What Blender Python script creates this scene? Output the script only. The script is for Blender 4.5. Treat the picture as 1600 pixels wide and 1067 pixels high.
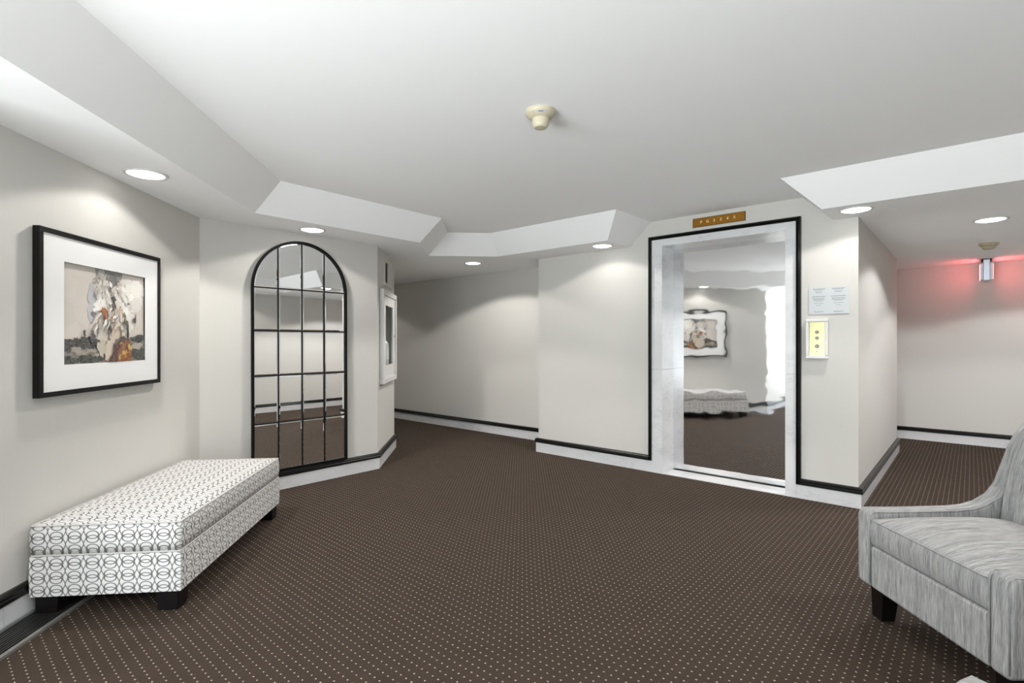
import bpy, bmesh, math, random
from mathutils import Vector, Matrix

for o in list(bpy.data.objects):
    bpy.data.objects.remove(o)
scene = bpy.context.scene
C = scene.collection

# ------------------------------------------------------------------ camera
CAM_YAW = math.radians(41.3)
cam = bpy.data.cameras.new('camera')
cam.sensor_width = 36.0
cam.lens = 36.0 * 818 / 1600
cam.clip_start = 0.05
camo = bpy.data.objects.new('camera', cam)
camo.location = (0, 0, 1.25)
camo.rotation_euler = (math.pi / 2, 0, CAM_YAW)
C.objects.link(camo)
scene.camera = camo

# ------------------------------------------------------------------ world, daylight, fill lamps, exposure
WORLD = 1.2
world = bpy.data.worlds.new('world')
scene.world = world
world.use_nodes = True
wb = world.node_tree.nodes['Background']
wb.inputs[0].default_value = (0.78, 0.88, 1.0, 1)
wb.inputs[1].default_value = WORLD
scene.view_settings.view_transform = 'Standard'
scene.view_settings.look = 'None'
scene.view_settings.gamma = 1.0
scene.view_settings.use_curve_mapping = False
scene.view_settings.exposure = 0.14
DAY = 110.0        # daylight entering through the big rear window (W)
LENS = 7.0
EXITL = 11.0
SPOT = 101.0        # each recessed lamp (W)
da = bpy.data.lights.new('window_daylight', 'AREA')
da.shape = 'RECTANGLE'; da.size = 3.3; da.size_y = 1.95
da.energy = DAY; da.color = (0.84, 0.92, 1.0)
dao = bpy.data.objects.new('window_daylight', da)
dao.location = (-0.75, -2.80, 1.13)
dao.rotation_euler = (math.pi / 2, 0, 0)
C.objects.link(dao)

# added fill lamp outside that window, aimed up to brighten the ceiling
CEIL_FILL = 1480.0
ta = bpy.data.lights.new('ceiling_fill', 'AREA')
ta.shape = 'RECTANGLE'; ta.size = 5.0; ta.size_y = 5.0
ta.energy = CEIL_FILL; ta.color = (1.0, 0.995, 0.985)
tao = bpy.data.objects.new('ceiling_fill', ta)
tao.location = (-0.75, -6.2, -0.05)
tao.rotation_euler = (math.radians(180 - 25), 0, 0)
C.objects.link(tao)

# second added fill lamp, through the added window near the rear right corner
SIDE_FILL = 880.0
tb = bpy.data.lights.new('side_fill', 'AREA')
tb.shape = 'RECTANGLE'; tb.size = 3.0; tb.size_y = 3.0
tb.energy = SIDE_FILL; tb.color = (1.0, 0.995, 0.985)
tbo = bpy.data.objects.new('side_fill', tb)
tbo.location = (3.0, -1.60, -0.05)
tbo.rotation_euler = (math.radians(180 - 25), 0, math.radians(90))
C.objects.link(tbo)

HC, HS = 2.40, 2.187     # raised ceiling, soffit

# ------------------------------------------------------------------ materials
MATS = {}
def mat(name, col=(0.8, 0.8, 0.8), rough=0.5, metal=0.0, emit=None, estr=0.0, spec=0.5):
    if name in MATS: return MATS[name]
    m = bpy.data.materials.new(name); m.use_nodes = True
    b = m.node_tree.nodes['Principled BSDF']
    b.inputs['Base Color'].default_value = (*col, 1)
    b.inputs['Roughness'].default_value = rough
    b.inputs['Metallic'].default_value = metal
    b.inputs['Specular IOR Level'].default_value = spec
    if emit:
        b.inputs['Emission Color'].default_value = (*emit, 1)
        b.inputs['Emission Strength'].default_value = estr
    MATS[name] = m
    return m

class NT:
    """small helper to write math node graphs"""
    def __init__(s, m): s.nt = m.node_tree; s.b = s.nt.nodes['Principled BSDF']
    def n(s, t, **kw):
        x = s.nt.nodes.new(t)
        for k, v in kw.items(): setattr(x, k, v)
        return x
    def link(s, a, b): s.nt.links.new(a, b)
    def put(s, sock, v):
        if isinstance(v, (int, float, tuple)): sock.default_value = v
        else: s.link(v, sock)
    def m(s, op, a, b=None, c=None):
        x = s.n('ShaderNodeMath', operation=op)
        s.put(x.inputs[0], a)
        if b is not None: s.put(x.inputs[1], b)
        if c is not None: s.put(x.inputs[2], c)
        return x.outputs[0]
    def mix(s, f, a, b):
        x = s.n('ShaderNodeMix', data_type='RGBA')
        s.put(x.inputs[0], f)
        s.put(x.inputs[6], a if not isinstance(a, tuple) else (*a, 1))
        s.put(x.inputs[7], b if not isinstance(b, tuple) else (*b, 1))
        return x.outputs[2]
    def comb(s, x, y, z):
        k = s.n('ShaderNodeCombineXYZ')
        for i, v in enumerate((x, y, z)): s.put(k.inputs[i], v)
        return k.outputs[0]
    def sep(s, v):
        k = s.n('ShaderNodeSeparateXYZ'); s.link(v, k.inputs[0]); return k.outputs
    def noise(s, vec, scale, detail=3, rough=0.5, dist=0.0):
        k = s.n('ShaderNodeTexNoise')
        s.link(vec, k.inputs['Vector']); k.inputs['Scale'].default_value = scale
        k.inputs['Detail'].default_value = detail; k.inputs['Roughness'].default_value = rough
        k.inputs['Distortion'].default_value = dist
        return k.outputs[0]
    def ramp(s, v, lo, hi):
        k = s.n('ShaderNodeMapRange'); s.put(k.inputs[0], v)
        k.inputs[1].default_value = lo; k.inputs[2].default_value = hi
        return k.outputs[0]
    def bump(s, h, dist, strength=1.0):
        k = s.n('ShaderNodeBump'); s.link(h, k.inputs['Height'])
        k.inputs['Distance'].default_value = dist; k.inputs['Strength'].default_value = strength
        s.link(k.outputs[0], s.b.inputs['Normal'])
    def obj(s):
        return s.n('ShaderNodeTexCoord').outputs['Object']
    def boxcoord(s):
        """object-space face coordinates picked by the surface normal"""
        g = s.n('ShaderNodeNewGeometry')
        t = s.n('ShaderNodeVectorTransform', vector_type='NORMAL', convert_from='WORLD', convert_to='OBJECT')
        s.link(g.outputs['Normal'], t.inputs[0])
        nx, ny, nz = s.sep(t.outputs[0]); x, y, z = s.sep(s.obj())
        top = s.m('GREATER_THAN', s.m('ABSOLUTE', nz), 0.6)
        side = s.m('GREATER_THAN', s.m('ABSOLUTE', nx), s.m('ABSOLUTE', ny))
        def sel(f, a, b): return s.m('ADD', s.m('MULTIPLY', f, a), s.m('MULTIPLY', s.m('SUBTRACT', 1.0, f), b))
        return top, side, x, y, z, sel

def wall_material():
    m = mat('wall_paint', (0.60, 0.582, 0.548), 0.75, spec=0.25); t = NT(m)
    o = t.obj()
    mp = t.n('ShaderNodeMapping'); t.link(o, mp.inputs[0]); mp.inputs['Scale'].default_value = (140, 140, 9)
    f = t.noise(mp.outputs[0], 1.0, 2)
    t.link(t.mix(f, (0.545, 0.530, 0.498), (0.567, 0.552, 0.520)), t.b.inputs['Base Color'])
    t.bump(f, 0.0006, 0.25)
    return m
def marble_material(name='white_marble', base=(0.66, 0.66, 0.67)):
    m = mat(name, base, 0.22); t = NT(m)
    g = t.n('ShaderNodeNewGeometry').outputs['Position']
    mp = t.n('ShaderNodeMapping'); t.link(g, mp.inputs[0]); mp.inputs['Rotation'].default_value = (0.5, 0.6, 0.3)
    mp.inputs['Scale'].default_value = (1.0, 1.0, 2.2)
    n1 = t.noise(mp.outputs[0], 5.0, 6, 0.6, 1.2)
    v = t.m('ABSOLUTE', t.m('SUBTRACT', n1, 0.5))
    vein = t.m('SUBTRACT', 1.0, t.ramp(v, 0.0, 0.035))
    n2 = t.noise(mp.outputs[0], 2.2, 3)
    vein = t.m('MULTIPLY', vein, t.ramp(n2, 0.42, 0.7))
    c1 = t.mix(t.ramp(n2, 0.3, 0.75), base, tuple(c * 0.90 for c in base))
    t.link(t.mix(t.m('MULTIPLY', vein, 0.55), c1, (0.40, 0.41, 0.43)), t.b.inputs['Base Color'])
    return m
def carpet_material():
    m = mat('brown_carpet', (0.06, 0.045, 0.036), 0.95, spec=0.1); t = NT(m)
    o = t.obj(); x, y, z = t.sep(o)
    wob = t.noise(o, 60, 1)
    fx = t.m('SUBTRACT', t.m('FRACT', t.m('ADD', t.m('DIVIDE', x, 0.0312), t.m('MULTIPLY', wob, 0.10))), 0.5)
    fy = t.m('SUBTRACT', t.m('FRACT', t.m('ADD', t.m('DIVIDE', y, 0.0370), t.m('MULTIPLY', wob, 0.10))), 0.5)
    dx = t.m('MULTIPLY', fx, 0.0312 / 0.0042); dy = t.m('MULTIPLY', fy, 0.0370 / 0.0034)
    r = t.m('SQRT', t.m('ADD', t.m('MULTIPLY', dx, dx), t.m('MULTIPLY', dy, dy)))
    dot = t.m('SUBTRACT', 1.0, t.ramp(r, 0.65, 1.1))
    f = t.noise(o, 230, 4, 0.75)
    big = t.noise(o, 9, 3)
    c = t.mix(t.ramp(f, 0.3, 0.7), (0.0145, 0.0100, 0.0074), (0.065, 0.046, 0.0345))
    c = t.mix(t.m('MULTIPLY', t.ramp(big, 0.35, 0.7), 0.25), c, (0.025, 0.0175, 0.013))
    t.link(t.mix(dot, c, (0.37, 0.31, 0.25)), t.b.inputs['Base Color'])
    h = t.m('ADD', t.m('MULTIPLY', f, 0.6), t.m('MULTIPLY', dot, 0.6))
    t.bump(h, 0.004, 0.6)
    return m
def heather_material():
    m = mat('heather_grey_fabric', (0.5, 0.5, 0.5), 0.9, spec=0.15); t = NT(m)
    top, side, x, y, z, sel = t.boxcoord()
    # stripe coordinate u runs across the weave, v along it
    u = sel(top, y, sel(side, y, x)); v = sel(top, x, z)
    n1 = t.noise(t.comb(t.m('MULTIPLY', u, 420.0), t.m('MULTIPLY', v, 14.0), 0.0), 1.0, 4, 0.7, 0.3)
    n2 = t.noise(t.comb(t.m('MULTIPLY', u, 60.0), t.m('MULTIPLY', v, 3.0), 5.0), 1.0, 2, 0.5, 0.2)
    f = t.m('ADD', t.m('MULTIPLY', n1, 0.75), t.m('MULTIPLY', n2, 0.25))
    c = t.mix(t.ramp(f, 0.36, 0.62), (0.115, 0.116, 0.120), (0.39, 0.387, 0.38))
    t.link(c, t.b.inputs['Base Color'])
    t.bump(n1, 0.0012, 0.6)
    return m
def ring_fabric():
    m = mat('interlocking_ring_fabric', (0.8, 0.8, 0.8), 0.85, spec=0.2); t = NT(m)
    top, side, x, y, z, sel = t.boxcoord()
    u = sel(top, x, sel(side, y, x)); v = sel(top, y, z)
    W, Hh = 0.0765, 0.0600
    cu = t.m('MULTIPLY', t.m('SUBTRACT', t.m('FRACT', t.m('ADD', t.m('DIVIDE', u, W), 100.25)), 0.5), W)
    fv = t.m('SUBTRACT', t.m('FRACT', t.m('ADD', t.m('DIVIDE', v, Hh), 100.55)), 0.5)
    cv = t.m('MULTIPLY', fv, Hh)
    def ring(off):
        a = t.m('DIVIDE', cu, 0.0255); b = t.m('DIVIDE', t.m('SUBTRACT', cv, off), 0.0170)
        r = t.m('SQRT', t.m('ADD', t.m('MULTIPLY', a, a), t.m('MULTIPLY', b, b)))
        return t.m('SUBTRACT', 1.0, t.ramp(t.m('ABSOLUTE', t.m('SUBTRACT', r, 1.0)), 0.07, 0.15))
    rings = t.m('MAXIMUM', ring(0.0095), ring(-0.0095))
    edge = t.m('SUBTRACT', W / 2, t.m('MULTIPLY', 0.0055, t.m('ADD', 1.0, t.m('COSINE', t.m('MULTIPLY', fv, 2 * math.pi)))))
    d = t.m('ABSOLUTE', t.m('SUBTRACT', t.m('ABSOLUTE', cu), edge))
    line = t.m('SUBTRACT', 1.0, t.ramp(d, 0.0014, 0.0030))
    f = t.m('MAXIMUM', rings, line)
    fine = t.noise(t.obj(), 900, 2)
    c = t.mix(f, (0.61, 0.60, 0.59), (0.085, 0.08, 0.076))
    c = t.mix(t.m('MULTIPLY', fine, 0.18), c, (0.45, 0.43, 0.41))
    t.link(c, t.b.inputs['Base Color'])
    t.bump(t.m('SUBTRACT', fine, t.m('MULTIPLY', f, 0.8)), 0.0009, 0.5)
    return m
def steel_material():
    m = mat('polished_steel', (0.86, 0.865, 0.875), 0.03, 1.0); t = NT(m)
    o = t.obj()
    mp = t.n('ShaderNodeMapping'); t.link(o, mp.inputs[0]); mp.inputs['Scale'].default_value = (7.0, 1.0, 9.0)
    n1 = t.noise(mp.outputs[0], 1.0, 1, 0.4)
    t.bump(n1, 0.0006, 1.0)
    return m
def black_moulding():
    return mat('black_moulding', (0.004, 0.0038, 0.0036), 0.3, spec=0.28)

M_WALL = wall_material()
M_CEIL = mat('ceiling_white', (0.91, 0.91, 0.91), 0.9, spec=0.1)
M_MARBLE = marble_material()
M_CARPET = carpet_material()
M_HEATHER = heather_material()
M_RING = ring_fabric()
M_STEEL = steel_material()
M_BLACK = black_moulding()
M_WOODLEG = mat('espresso_wood', (0.004, 0.003, 0.0028), 0.4, spec=0.2)
M_MIRROR = mat('mirror_glass', (0.93, 0.935, 0.93), 0.0, 1.0)
M_WHITE = mat('white_enamel', (0.66, 0.65, 0.635), 0.45)
M_LAMP = mat('lamp_lens', (1, 1, 1), 0.5, emit=(1.0, 0.98, 0.95), estr=LENS)
M_BRASS = mat('bronze_plate', (0.30, 0.135, 0.012), 0.35, 0.6)
M_GOLD = mat('polished_brass', (0.29, 0.27, 0.145), 0.25, 0.8)
M_DARK = mat('dark_recess', (0.012, 0.011, 0.010), 0.6, spec=0.2)
def glass_material():
    m = bpy.data.materials.new('thin_glass'); m.use_nodes = True
    nt = m.node_tree; nt.nodes.clear()
    out = nt.nodes.new('ShaderNodeOutputMaterial'); mix = nt.nodes.new('ShaderNodeMixShader')
    tr = nt.nodes.new('ShaderNodeBsdfTransparent'); gl = nt.nodes.new('ShaderNodeBsdfGlossy')
    gl.inputs['Roughness'].default_value = 0.02; mix.inputs[0].default_value = 0.07
    tr.inputs[0].default_value = (0.95, 0.97, 0.97, 1)
    nt.links.new(tr.outputs[0], mix.inputs[1]); nt.links.new(gl.outputs[0], mix.inputs[2])
    nt.links.new(mix.outputs[0], out.inputs[0])
    return m
M_GLASS = glass_material()

# ------------------------------------------------------------------ mesh helpers
def obj(name, bm, m, parent=None, smooth=False, bevel=0.0, seg=2, recalc=True):
    if recalc: bmesh.ops.recalc_face_normals(bm, faces=bm.faces[:])
    me = bpy.data.meshes.new(name); bm.to_mesh(me); bm.free()
    for mm in (m if isinstance(m, (list, tuple)) else [m]): me.materials.append(mm)
    if smooth:
        for p in me.polygons: p.use_smooth = True
    o = bpy.data.objects.new(name, me); C.objects.link(o)
    if parent: o.parent = parent
    if bevel:
        b = o.modifiers.new('bevel', 'BEVEL'); b.width = bevel; b.segments = seg
        b.limit_method = 'ANGLE'; b.angle_limit = math.radians(35)
        for p in me.polygons: p.use_smooth = True
        b.harden_normals = True
    return o
def box(bm, x0, x1, y0, y1, z0, z1):
    vs = [bm.verts.new((x, y, z)) for z in (z0, z1) for y in (y0, y1) for x in (x0, x1)]
    for f in ((0, 1, 3, 2), (4, 6, 7, 5), (0, 4, 5, 1), (2, 3, 7, 6), (0, 2, 6, 4), (1, 5, 7, 3)):
        bm.faces.new([vs[i] for i in f])
    return vs
def boxbm(*a):
    bm = bmesh.new(); box(bm, *a); return bm
def prism(bm, poly, z0, z1):
    """plan polygon [(x,y)] extruded in z"""
    a = [bm.verts.new((x, y, z0)) for x, y in poly]; b = [bm.verts.new((x, y, z1)) for x, y in poly]
    n = len(poly)
    bm.faces.new(a[::-1]); bm.faces.new(b)
    for i in range(n): bm.faces.new([a[i], a[(i + 1) % n], b[(i + 1) % n], b[i]])
def extrude(bm, poly, axis, a0, a1):
    """polygon in a plane, extruded along axis ('x': poly=(y,z), 'y': poly=(x,z))"""
    def P(p, a): return (a, p[0], p[1]) if axis == 'x' else (p[0], a, p[1])
    A = [bm.verts.new(P(p, a0)) for p in poly]; B = [bm.verts.new(P(p, a1)) for p in poly]
    n = len(poly); bm.faces.new(A); bm.faces.new(B[::-1])
    for i in range(n): bm.faces.new([A[i], B[i], B[(i + 1) % n], A[(i + 1) % n]])
def lathe(bm, prof, seg=28, c=(0, 0)):
    rings = []
    for r, z in prof:
        if r < 1e-6: rings.append([bm.verts.new((c[0], c[1], z))])
        else: rings.append([bm.verts.new((c[0] + r * math.cos(2 * math.pi * i / seg), c[1] + r * math.sin(2 * math.pi * i / seg), z)) for i in range(seg)])
    for a, b in zip(rings, rings[1:]):
        for i in range(seg):
            j = (i + 1) % seg
            if len(a) == 1 and len(b) == 1: continue
            if len(a) == 1: bm.faces.new([a[0], b[i], b[j]])
            elif len(b) == 1: bm.faces.new([a[i], b[0], a[j]])
            else: bm.faces.new([a[i], b[i], b[j], a[j]])
def tube(bm, pts, r, seg=8, closed=False):
    pts = [Vector(p) for p in pts]; n = len(pts); rings = []
    for i, p in enumerate(pts):
        a = pts[i - 1] if (i > 0 or closed) else p
        b = pts[(i + 1) % n] if (i < n - 1 or closed) else p
        t = (b - a).normalized()
        up = Vector((0, 0, 1)) if abs(t.z) < 0.9 else Vector((1, 0, 0))
        u = t.cross(up).normalized(); v = t.cross(u).normalized()
        rings.append([bm.verts.new(p + r * (math.cos(2 * math.pi * k / seg) * u + math.sin(2 * math.pi * k / seg) * v)) for k in range(seg)])
    for i in range(n if closed else n - 1):
        A, B = rings[i], rings[(i + 1) % n]
        best = 0
        if closed and i == n - 1:
            best = min(range(seg), key=lambda s: sum((A[k].co - B[(k + s) % seg].co).length for k in range(seg)))
        for k in range(seg):
            bm.faces.new([A[k], A[(k + 1) % seg], B[(k + 1 + best) % seg], B[(k + best) % seg]])
    if not closed:
        bm.faces.new(rings[0]); bm.faces.new(rings[-1][::-1])
def empty(name, loc=(0, 0, 0), rz=0.0):
    o = bpy.data.objects.new(name, None); C.objects.link(o)
    o.location = loc; o.rotation_euler = (0, 0, rz); o.empty_display_size = 0.1
    return o
def tag(o, label, cat, group=None):
    o['label'] = label; o['category'] = cat
    if group: o['group'] = group
    return o
def struct(o, label=None):
    o['kind'] = 'structure'
    if label: o['label'] = label
    return o
def copy_tree(o, parent=None):
    c = o.copy(); C.objects.link(c); c.parent = parent
    for ch in list(o.children): copy_tree(ch, c)
    return c

# ------------------------------------------------------------------ plan of the room
# polylines walked with the room on the right-hand side
LW0, LW1 = (-2.74, -0.152), (-4.40, 1.418)
PA = [(-2.74, -2.6), LW0, LW1, (-4.40, 3.0), (-5.13, 3.73), (-8.5, 3.73)]
NA = ['entry', 'left', 'mirror', 'chamfer', 'corridor_near']
PB = [(-8.5, 5.19), (-3.70, 5.19), (-3.70, 4.67), (-2.336, 4.67)]
NB = ['corridor_far', 'return', 'elevator']
PC = [(-1.025, 4.67), (-0.64, 4.67), (-0.64, 7.36), (-4.0, 7.36)]
NC = ['call_panel', 'side', 'passage']
PD = [(-4.0, 8.43), (1.2, 8.43), (1.2, -2.6), (-2.74, -2.6)]
ND = ['back', 'right', 'rear']

def offset_points(P, d, closed_first=None, closed_last=None):
    """mitred offset of a polyline, d > 0 towards the room (right-hand side)"""
    out = []
    n = len(P)
    def nd(a, b):
        x, y = b[0] - a[0], b[1] - a[1]; l = math.hypot(x, y); return (x / l, y / l)
    for i in range(n):
        if i == 0: dr = nd(P[0], P[1]); nn = (dr[1], -dr[0]); out.append((P[0][0] + nn[0] * d, P[0][1] + nn[1] * d)); continue
        if i == n - 1: dr = nd(P[-2], P[-1]); nn = (dr[1], -dr[0]); out.append((P[-1][0] + nn[0] * d, P[-1][1] + nn[1] * d)); continue
        a, b = nd(P[i - 1], P[i]), nd(P[i], P[i + 1])
        n1, n2 = (a[1], -a[0]), (b[1], -b[0])
        k = 1 + n1[0] * n2[0] + n1[1] * n2[1]
        out.append((P[i][0] + d * (n1[0] + n2[0]) / k, P[i][1] + d * (n1[1] + n2[1]) / k))
    return out
def lerp(a, b, t): return (a[0] + (b[0] - a[0]) * t, a[1] + (b[1] - a[1]) * t)

WT = 0.12
def wall_run(P, names, z1=2.19, holes={}):
    O = offset_points(P, -WT)
    for i, nm in enumerate(names):
        if nm in ('elevator', 'call_panel'): continue
        bm = bmesh.new(); p, q, po, qo = P[i], P[i + 1], O[i], O[i + 1]
        def piece(t0, t1, za, zb):
            a, b = lerp(p, q, t0), lerp(p, q, t1)
            # outer side follows the inner parameter except at the mitred ends
            prism(bm, [a, b, lerp(po, qo, t1), lerp(po, qo, t0)], za, zb)
        if nm in holes:
            L = math.hypot(q[0] - p[0], q[1] - p[1]); a, b, za, zb = holes[nm]; a /= L; b /= L
            piece(0, a, 0, z1); piece(b, 1, 0, z1); piece(a, b, 0, za); piece(a, b, zb, z1)
        else: piece(0, 1, 0, z1)
        struct(obj('wall_' + nm, bm, M_WALL))

CAB = (0.30, 0.88, 0.98, 1.65)      # recess of the extinguisher cabinet in the chamfer wall
wall_run(PA, NA, holes={'chamfer': CAB})
wall_run(PB[:2] + [(-3.70, 4.98)], NB[:2]); wall_run([(-0.64, 4.98)] + PC[2:], NC[1:])
WINR = (0.40, 3.60, 0.16, 2.06)     # window opening in the rear wall
WINS = (8.95, 10.75, 0.16, 2.06)    # added second window, in the right wall, to let fill light in
wall_run(PD, ND, holes={'rear': WINR, 'right': WINS})
bm = bmesh.new(); box(bm, -8.62, -8.5, 3.6, 5.3, 0, 2.19); struct(obj('wall_corridor_end', bm, M_WALL))
bm = bmesh.new(); box(bm, -4.12, -4.0, 7.36, 8.43, 0, 2.19); struct(obj('wall_passage_end', bm, M_WALL))
# elevator wall: left part, right part, head over the door
EX0, EX1, EZ = -2.198, -1.137, 2.15      # clear opening
bm = bmesh.new()
box(bm, -3.70, EX0 - 0.02, 4.67, 4.98, 0, 2.42); box(bm, EX1 + 0.02, -0.64, 4.67, 4.98, 0, 2.42)
box(bm, EX0 - 0.02, EX1 + 0.02, 4.67, 4.98, EZ + 0.02, 2.42)
struct(obj('wall_elevator', bm, M_WALL))

# floor
bm = bmesh.new(); box(bm, -8.6, 1.35, -2.75, 8.6, -0.08, 0.0)
struct(obj('floor', bm, M_CARPET))

# ceiling: soffit ring with sloped sides up to the raised tray
B = [(-3.93, 1.63), (-3.93, 3.15), (-4.465, 3.70), (-3.93, 4.235), (-2.54, 4.235), (-2.54, 4.67), (-0.80, 4.67), (-0.80, 4.235),
     (0.62, 4.235), (0.62, -2.0), (-2.1, -2.0), (-2.1, -0.10)]
D = [0.215] * len(B); D[5] = 0.0
def inset(B, D):
    n = len(B); out = []
    for i in range(n):
        p0, p1, p2 = B[i - 1], B[i], B[(i + 1) % n]
        def line(a, b, d):
            x, y = b[0] - a[0], b[1] - a[1]; l = math.hypot(x, y); nx, ny = y / l, -x / l   # right side = interior
            return nx, ny, nx * a[0] + ny * a[1] + d
        a1, b1, c1 = line(p0, p1, D[i - 1]); a2, b2, c2 = line(p1, p2, D[i])
        det = a1 * b2 - a2 * b1
        out.append(((c1 * b2 - c2 * b1) / det, (a1 * c2 - a2 * c1) / det))
    return out
T = inset(B, D)
bm = bmesh.new()
outer = [bm.verts.new((x, y, HS)) for x, y in ((-8.6, -2.75), (1.35, -2.75), (1.35, 8.6), (-8.6, 8.6))]
bv = [bm.verts.new((x, y, HS)) for x, y in B]; tv = [bm.verts.new((x, y, HC)) for x, y in T]
es = [bm.edges.new((outer[i], outer[(i + 1) % 4])) for i in range(4)] + [bm.edges.new((bv[i], bv[(i + 1) % len(bv)])) for i in range(len(bv))]
bmesh.ops.triangle_fill(bm, edges=es, use_beauty=True)
for i in range(len(B)):
    j = (i + 1) % len(B)
    if i != 5: bm.faces.new([bv[i], bv[j], tv[j], tv[i]])
bm.faces.new(tv)
struct(obj('ceiling', bm, M_CEIL))

# ------------------------------------------------------------------ baseboards: marble slabs with a black rail
RAIL = [(0.0, 0.110), (0.030, 0.110), (0.034, 0.116), (0.034, 0.128), (0.029, 0.135), (0.031, 0.143), (0.027, 0.151), (0.016, 0.156), (0.0, 0.156)]
def baseboard(P, names, slab=0.60):
    for i, nm in enumerate(names):
        e = empty('baseboard_' + nm, ((P[i][0] + P[i + 1][0]) / 2, (P[i][1] + P[i + 1][1]) / 2, 0)); struct(e)
        ox, oy = e.location.x, e.location.y
        bm = bmesh.new(); A, Bq = [], []
        for d, z in RAIL:
            o = offset_points(P, d)
            A.append(bm.verts.new((o[i][0] - ox, o[i][1] - oy, z))); Bq.append(bm.verts.new((o[i + 1][0] - ox, o[i + 1][1] - oy, z)))
        n = len(RAIL)
        for k in range(n): bm.faces.new([A[k], A[(k + 1) % n], Bq[(k + 1) % n], Bq[k]])
        bm.faces.new(A); bm.faces.new(Bq[::-1])
        obj('rail', bm, M_BLACK, e)
        O = offset_points(P, 0.021)
        L = math.hypot(P[i + 1][0] - P[i][0], P[i + 1][1] - P[i][1]); m = max(1, round(L / slab))
        for k in range(m):
            t0, t1 = k / m + (0.0007 / L if k else 0), (k + 1) / m - (0.0007 / L if k < m - 1 else 0)
            poly = [lerp(P[i], P[i + 1], t0), lerp(P[i], P[i + 1], t1), lerp(O[i], O[i + 1], t1), lerp(O[i], O[i + 1], t0)]
            bm = bmesh.new(); prism(bm, [(x - ox, y - oy) for x, y in poly], 0.0, 0.1095)
            obj('marble_slab', bm, M_MARBLE, e)
baseboard(PA, NA); baseboard(PB, NB); baseboard(PC, NC); baseboard(PD, ND)

# ------------------------------------------------------------------ elevator doorway
ev = empty('door_1', (-1.6675, 4.67, 0)); struct(ev, 'elevator doorway with white marble casing, black moulding and polished steel door')
ex = -1.6675
def evbox(name, x0, x1, y0, y1, z0, z1, m, bevel=0.0):
    return obj(name, boxbm(x0 - ex, x1 - ex, y0 - 4.67, y1 - 4.67, z0, z1), m, ev, bevel=bevel)
YD = 4.895
CX0, CX1, CZ = EX0 - 0.105, EX1 + 0.080, 2.215
def casing(name, poly, y0, y1):
    bm = bmesh.new(); extrude(bm, [(x - ex, z) for x, z in poly], 'y', y0 - 4.67, y1 - 4.67); return obj(name, bm, M_MARBLE, ev)
for zz0, zz1 in ((0.0, 0.985), (0.987, None)):        # two slabs per jamb
    if zz1: 
        casing('casing_slab', [(CX0, zz0), (EX0, zz0), (EX0, zz1), (CX0, zz1)], 4.648, 4.672)
        casing('casing_slab', [(EX1, zz0), (CX1, zz0), (CX1, zz1), (EX1, zz1)], 4.648, 4.672)
        evbox('reveal_slab', EX0 - 0.02, EX0, 4.672, YD + 0.03, zz0, zz1, M_MARBLE); evbox('reveal_slab', EX1, EX1 + 0.02, 4.672, YD + 0.03, zz0, zz1, M_MARBLE)
    else:
        casing('casing_slab', [(CX0, zz0), (EX0, zz0), (EX0, EZ), (CX0, CZ)], 4.648, 4.672)
        casing('casing_slab', [(EX1, zz0), (CX1, zz0), (CX1, CZ), (EX1, EZ)], 4.648, 4.672)
        evbox('reveal_slab', EX0 - 0.02, EX0, 4.672, YD + 0.03, zz0, EZ, M_MARBLE); evbox('reveal_slab', EX1, EX1 + 0.02, 4.672, YD + 0.03, zz0, EZ, M_MARBLE)
casing('casing_head', [(CX0 + 0.001, CZ), (EX0 + 0.001, EZ), (EX1 - 0.001, EZ), (CX1 - 0.001, CZ)], 4.648, 4.672)
evbox('reveal_head', EX0 - 0.02, EX1 + 0.02, 4.672, YD + 0.03, EZ, EZ + 0.02, M_MARBLE)
evbox('threshold', EX0, EX1, 4.650, YD - 0.038, 0.0, 0.007, M_MARBLE)
evbox('door_gap', EX0, EX1, YD - 0.038, YD + 0.03, 0.0, 0.0015, M_DARK)
evbox('door_panel', EX0, EX1, YD, YD + 0.03, 0.006, EZ, M_STEEL)
# black moulding round the casing, stepped section, mitred, standing on the base rail
def moulding():
    prof = [(0.0, 0.0), (0.0, 0.034), (0.010, 0.040), (0.014, 0.034), (0.018, 0.040), (0.033, 0.030), (0.033, 0.0)]   # (distance out from casing, projection)
    path = [(CX0, 0.112, -1, 0), (CX0, CZ, -1, 1), (CX1, CZ, 1, 1), (CX1, 0.112, 1, 0)]
    bm = bmesh.new(); R = []
    for x, z, sx, sz in path:
        R.append([bm.verts.new((x + sx * d - ex, -h, z + sz * d)) for d, h in prof])
    for a, b in zip(R, R[1:]):
        for k in range(len(prof)): bm.faces.new([a[k], a[(k + 1) % len(prof)], b[(k + 1) % len(prof)], b[k]])
    bm.faces.new(R[0]); bm.faces.new(R[-1][::-1])
    obj('black_moulding', bm, M_BLACK, ev)
moulding()
# plinth slabs below the moulding ends
evbox('plinth_slab', -2.336, CX0 - 0.0007, 4.649, 4.67, 0.0, 0.1095, M_MARBLE)
evbox('plinth_slab', CX1 + 0.0007, -1.025, 4.649, 4.67, 0.0, 0.1095, M_MARBLE)

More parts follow.
